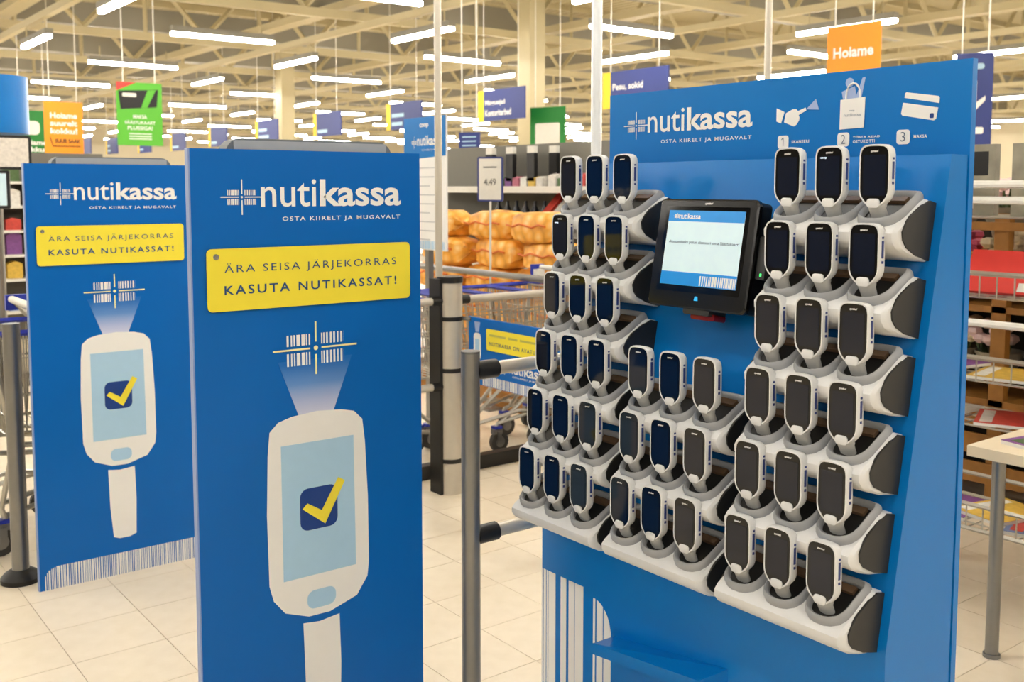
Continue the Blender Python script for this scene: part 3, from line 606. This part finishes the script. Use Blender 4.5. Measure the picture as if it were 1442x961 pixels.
text('SUUR SAAK', f_, -.17,-.30,.30,-.22, MATTBLACK, t, c=.005, bold=.03); MB().tube([f_(-.26,-.19,.005),f_(-.21,-.36,.005),f_(.30,-.36,.005)], .010, 6).build('drawn_trolley', MATTBLACK, t)
t, f_ = poster('hanging_poster', 'dark green hanging poster half hidden behind the blue drum at the left', 46,190,2.70,.72,1.05, DKGREEN, (1,0,0))
for k, s_ in enumerate(('Hoiame','kokku!')): text(s_, f_, -.25, -.22-.15*k, .28, -.11-.15*k, WHITE, t, c=.005, bold=.03)
shape(rrect(-.2,.0,.15,.3,.1), f_, .004, PLASTIC, t, 'picture')
t, f_ = poster('hanging_poster', 'orange hanging poster rising behind the kiosk header', 1201,95,2.95,.72,1.0, ORANGE, (0,-1,0))
text('Hoiame', f_, -.27, .12, .27, .25, WHITE, t, c=.005, bold=.03)
t, f_ = poster('hanging_poster', 'small green hanging poster above the grey shop shelf', 771,190,2.45,.72,.95, DKGREEN, (.3,-.95,0)); shape(rrect(-.25,-.4,.25,.2,.03), f_, .004, PLASTIC, t, 'picture')
t, f_ = poster('hanging_banner', 'blue printed banner hanging over the shelf left of the price card', 661,212,1.98,.30,.42, DARKBLUE, (.35,-.93,0)); bars(f_, -.13,.13,-.20,-.06, 4, WHITE, t, c=.004, unit=.012)
for k in range(3): shape([(-.10,.05+.05*k),(.10,.05+.05*k),(.10,.065+.05*k),(-.10,.065+.05*k)], f_, .004, PALE, t, 'text_line')
t, f_ = poster('hanging_banner', 'narrow blue banner with white letters right of the kiosk header', 1371,142,2.6,.42,1.15, DARKBLUE, (.5,-.86,0)); shape([(-.02,.24),(.03,.24),(.03,-.02),(.13,.06),(.13,0),(.02,-.12),(-.02,-.12)], f_, .004, WHITE, t, 'white_mark'); shape(rrect(-.04,-.40,.12,-.32,.02,2), f_, .004, WHITE, t, 'white_mark'); shape(rrect(0,.38,.11,.45,.03,2), f_, .004, PALE, t, 'white_mark')

# ================================================================== LEFT BACKGROUND
p = at(10,150,8.0)
t = thing('display_drum', 'blue round display drum with a picture panel at the upper left', 'display', (p.x-.12,p.y,0))
def ring_(r, z0, z1, n=32): return MB().loft([[V((r*math.cos(a*2*math.pi/n), r*math.sin(a*2*math.pi/n), z)) for a in range(n)] for z in (z0,z1)])
ring_(.27,1.96,2.40).build('drum', STANDBLUE, t, True); ring_(.06,0,1.96).build('pole', STEEL, t, True); ring_(.30,0,.04).build('foot', STEEL, t, True)
pf = frame((0,-.28,0), (1,0,0), (0,0,1)); MB().prism(rrect(-.22,1.68,.22,1.94,.02), pf, -.03,0).build('panel_frame', MATTBLACK, t); MB().prism(rrect(-.20,1.70,.20,1.92,.01), pf, 0,.002).build('picture', PAPERS[0], t)
p = at(0,268,7.0)
t = thing('small_screen', 'black framed flat screen at the left picture edge', 'monitor', (p.x-.12,p.y,0)); pf = frame((0,0,0), (.95,-.3,0), (0,0,1))
MB().prism(rrect(-.18,1.40,.18,1.66,.01), pf, -.04,0).build('case', MATTBLACK, t); MB().prism(rrect(-.16,1.42,.16,1.64,.004), pf, 0,.002).build('display', SCW, t); MB().bar((0,.02,0),(0,.02,1.42),.02).build('pole', STEEL, t); MB().box((-.15,-.15,0),(.15,.15,.02)).build('foot', STEEL, t)
p = at(15,300,10.0)
t = thing('shelf_unit', 'shop shelf unit with colourful packets behind the far blue sign', 'shelf', (p.x,p.y,0))
MB().box((-1.2,.4,0),(1.0,.45,1.9)).build('back_panel', GONDOLA, t)
for k, z in enumerate((.3,.62,.86,1.10,1.34,1.58)):
    MB().box((-1.2,0,z),(1.0,.4,z+.025)).build('shelf', PLASTIC, t)
    for i in range(11): packet(p.x-1.1+.19*i, p.y+.15, z+.025, (.14,.12,.12+.05*((i+k)%3)), PAPERS[(i*3+k)%8], 'small coloured packet on the shelf unit behind the far blue sign', 'packets on the far left shelves')

# ================================================================== RIGHT: TABLE, RACK, FLOWERS
c0 = onz(1362,627,.70)
t = thing('display_table', 'beige display table with round grey legs at the right', 'table', (c0.x,c0.y,0))
MB().box((0,-1.3,.665),(.75,0,.70)).build('table_top', TABLETOP, t)
lf = onz(1396,925,0) - c0
for lx, ly in ((lf.x,lf.y),(.68,lf.y),(lf.x,-1.22),(.68,-1.22)):
    g = cyl(MB(), (lx,ly,0), .021, .665, 16).build('leg', STEEL, t, True); cyl(MB(), (lx,ly,0), .027, .012, 16).build('foot_ring', STEEL, g, True)
def magazine(x, y, z, rz, k, lab, grp, sz=(.21,.29)):
    t = thing('magazine', lab, 'magazine', (x,y,z), rz, grp)
    MB().box((-sz[0]/2,-sz[1]/2,0),(sz[0]/2,sz[1]/2,.012)).build('pages', PLASTIC, t); MB().box((-sz[0]/2,-sz[1]/2,.012),(sz[0]/2,sz[1]/2,.0135)).build('cover', PAPERS[k%8], t)
    MB().box((-sz[0]*.42,sz[1]*.22,.0135),(sz[0]*.42,sz[1]*.42,.0142)).build('title_block', PAPERS[(k+3)%8], t)
for k in range(3): magazine(c0.x+.18+.03*k, c0.y-.22-.33*k, .70, .3*k-.2, 4+k, 'glossy magazine lying on the beige table, %s from the corner' % ['nearest','second','third'][k], 'magazines on the table')
def wire_tray(name, lab, x0, x1, y0, y1, z, h, legs=True):
    t = thing(name, lab, 'wire shelf', (x0,y0,0)); b = MB(); X_, Y_ = x1-x0, y1-y0
    for zz in (z, z+h):
        for a_, b_ in (((0,0,zz),(X_,0,zz)),((0,Y_,zz),(X_,Y_,zz)),((0,0,zz),(0,Y_,zz)),((X_,0,zz),(X_,Y_,zz))): b.bar(a_, b_, .007)
    n = int(Y_/.06)
    for i in range(n+1): b.bar((0,Y_*i/n,z),(0,Y_*i/n,z+h),.0025); b.bar((0,Y_*i/n,z),(X_,Y_*i/n,z),.0025)
    n = int(X_/.06)
    for i in range(n+1): b.bar((X_*i/n,Y_,z),(X_*i/n,Y_,z+h),.0025); b.bar((X_*i/n,0,z),(X_*i/n,Y_,z),.0025)
    b.build('wire_grid', WIRE, t)
    if legs:
        for lx, ly in ((0,0),(X_,0),(0,Y_),(X_,Y_)): MB().bar((lx,ly,0),(lx,ly,z),.009).build('leg', WIRE, t)
    return t
wire_tray('wire_basket_shelf', 'low wire basket shelf with newspapers behind the table leg', 3.55, 3.95, 1.15, 2.25, .30, .09)
for k in range(6): magazine(3.74+.02*(k%2), 1.35+.17*k, .303+.014*(k%2), .25*((k%3)-1), k, 'newspaper lying in the low wire basket behind the table leg', 'newspapers in the low basket', (.28,.22))
RX = 4.10
rk = thing('magazine_rack', 'tall white metal rack of wire shelves behind the right end of the kiosk', 'rack', (RX,1.2,0))
for yy in (0,1.6):
    for xx in (0,.38): MB().bar((xx,yy,0),(xx,yy,1.78),.012).build('upright', PLASTIC, rk)
for z, nm in ((1.555,'rail'),(1.49,'rail'),(.985,'rail')): MB().tube([(-.02,0,z),(-.02,1.6,z)], .016, 8).build('cross_rail', PLASTIC, rk, True)
for z in (.55,.74,1.09,1.42):
    b = MB()
    for i in range(28): b.bar((0,1.6*i/27,z),(.38,1.6*i/27,z),.003)
    for i in range(5): b.bar((.38*i/4,0,z),(.38*i/4,1.6,z),.004)
    if z in (.74,1.09):
        for i in range(23): b.bar((-.02,1.6*i/22,z),(-.02,1.6*i/22,z+.10),.003)
        b.bar((-.02,0,z+.10),(-.02,1.6,z+.10),.009)
    b.build('wire_shelf', WIRE, rk)
ALB = mat('album_grey','#8d8878',.6,var=.5,scale=12); TAN = mat('album_tan','#cdb393',.6)
for k, (yy, th, ht, mt, lab) in enumerate(((2.60,.05,.30,TAN,'tan upright album, left of the pair by the kiosk edge'),(2.53,.03,.31,mat('album_brown','#6d4a36',.6),'thin brown album between the tan and the grey one'),(2.32,.30,.30,ALB,'grey patterned photo album facing out on the top of the rack'),(1.95,.30,.30,ALB,'second grey patterned album at the right picture edge'))):
    t = thing('photo_album', lab, 'album', (RX+.14,yy,1.424)); MB().box((-.02 if th > .1 else -.11,-th/2,0),(.02 if th > .1 else .11,th/2,ht)).build('cover', mt, t); MB().box((-.015,-th/2+.005,.004),(.015,th/2+.002,ht-.004)).build('pages', PLASTIC, t)
    if th > .1: MB().box((-.022,-.12,.17),(-.02,.02,.27)).build('cover_photo', MATTBLACK, t); MB().box((-.0215,-.06,.03),(-.02,.0,.07)).build('price_tag', PLASTIC, t)
t = thing('red_folder', 'bright red folder leaning in the wire basket of the rack', 'folder', (RX+.10,2.10,1.10)); o = MB().box((-.01,-.17,0),(.01,.19,.20)).build('cover', RED, t); o.rotation_euler = (0,.55,0)
o = MB().box((-.012,-.12,.01),(-.0105,-.05,.05)).build('price_tag', PLASTIC, t); o.rotation_euler = (0,.55,0)
for k in range(5): magazine(RX+.17, 1.55+.28*k, .745+.015*(k%2), .2*(k%3)-.2, k+1, 'magazine lying in the lower wire shelf of the rack', 'magazines on the lower rack shelf', (.30,.24))
for k in range(4): magazine(RX+.17, 1.5+.3*k, .555, .2*(k%3), k+3, 'magazine lying on the bottom wire shelf of the rack', 'magazines on the bottom rack shelf', (.30,.24))
# flower stall
fs_ = thing('flower_stall', 'brown wooden crate stall with flowers behind the magazine rack', 'stall', (4.75,1.0,0))
for yy in (.25,.62,1.0,1.4,1.8,2.2,2.6,3.0): MB().box((0,yy-.035,0),(.05,yy+.035,1.42)).build('upright', WOOD, fs_)
for z in (.12,.26,.40,1.34):
    MB().box((-.012,0,z),(0,3.2,z+.10 if z < .5 else z+.04)).build('plank', WOOD, fs_)
MB().box((.0,0,.50),(.5,3.2,.53)).box((.0,0,.95),(.5,3.2,.98)).box((0,0,1.2),(.5,3.2,1.23)).build('shelf_board', WOOD, fs_)
MB().box((.5,0,0),(.53,3.2,1.5)).build('back_board', mat('dark_cloth','#2b261e',.8), fs_)
FL = [mat('flower_%d' % i, c, .6, var=.2) for i, c in enumerate(['#e8d9b5','#d8607f','#e0b13a','#c9482f','#e7c9c4'])]; LEAF = mat('leaf_green','#3d4a22',.6,var=.4); SLEEVE = mat('sleeve_grey','#8d8878',.3)
def bouquet_meshes(k):
    r = random.Random(k); a, b = MB(), MB()
    for i in range(12):
        x, y, z = r.uniform(-.08,.08), r.uniform(-.09,.09), .24+r.uniform(-.03,.06)
        a.loft([[V((x+q*math.cos(u*math.pi/3), y+q*math.sin(u*math.pi/3), z+h)) for u in range(6)] for q,h in ((.012,-.02),(.032,0),(.028,.018),(.008,.026))])
        b.bar((x*.2,y*.2,.0),(x,y,z-.01),.004); b.loft([[V((x*.6-.02,y*.6,z-.10)),V((x*.6+.02,y*.6+.01,z-.10)),V((x*.7,y*.7,z-.03))],[V((x*.6-.02,y*.6,z-.097)),V((x*.6+.02,y*.6+.01,z-.097)),V((x*.7,y*.7,z-.027))]])
    c = MB().loft([[V((q*math.cos(u*math.pi/5), q*math.sin(u*math.pi/5), z)) for u in range(10)] for q,z in ((.03,0),(.05,.09),(.095,.19))], False)
    return a.mesh('blossoms', FL[k%5], True), b.mesh('stems', LEAF), c.mesh('sleeve', SLEEVE, True)
BQ = [bouquet_meshes(k) for k in range(5)]
for lev, z in (('lower',.53),('middle',.98),('upper',1.23)):
    for k in range(10):
        t = thing('flower_bouquet', 'wrapped flower bouquet on the %s board of the wooden stall' % lev, 'bouquet', (4.90,1.5+.24*k,z), k*.7, 'bouquets on the %s board' % lev); t.scale = (1.25,1.25,1.15)
        for n_, me in zip(('blossoms','stems','sleeve'), BQ[(k+len(lev))%5]): link(n_, me, t)
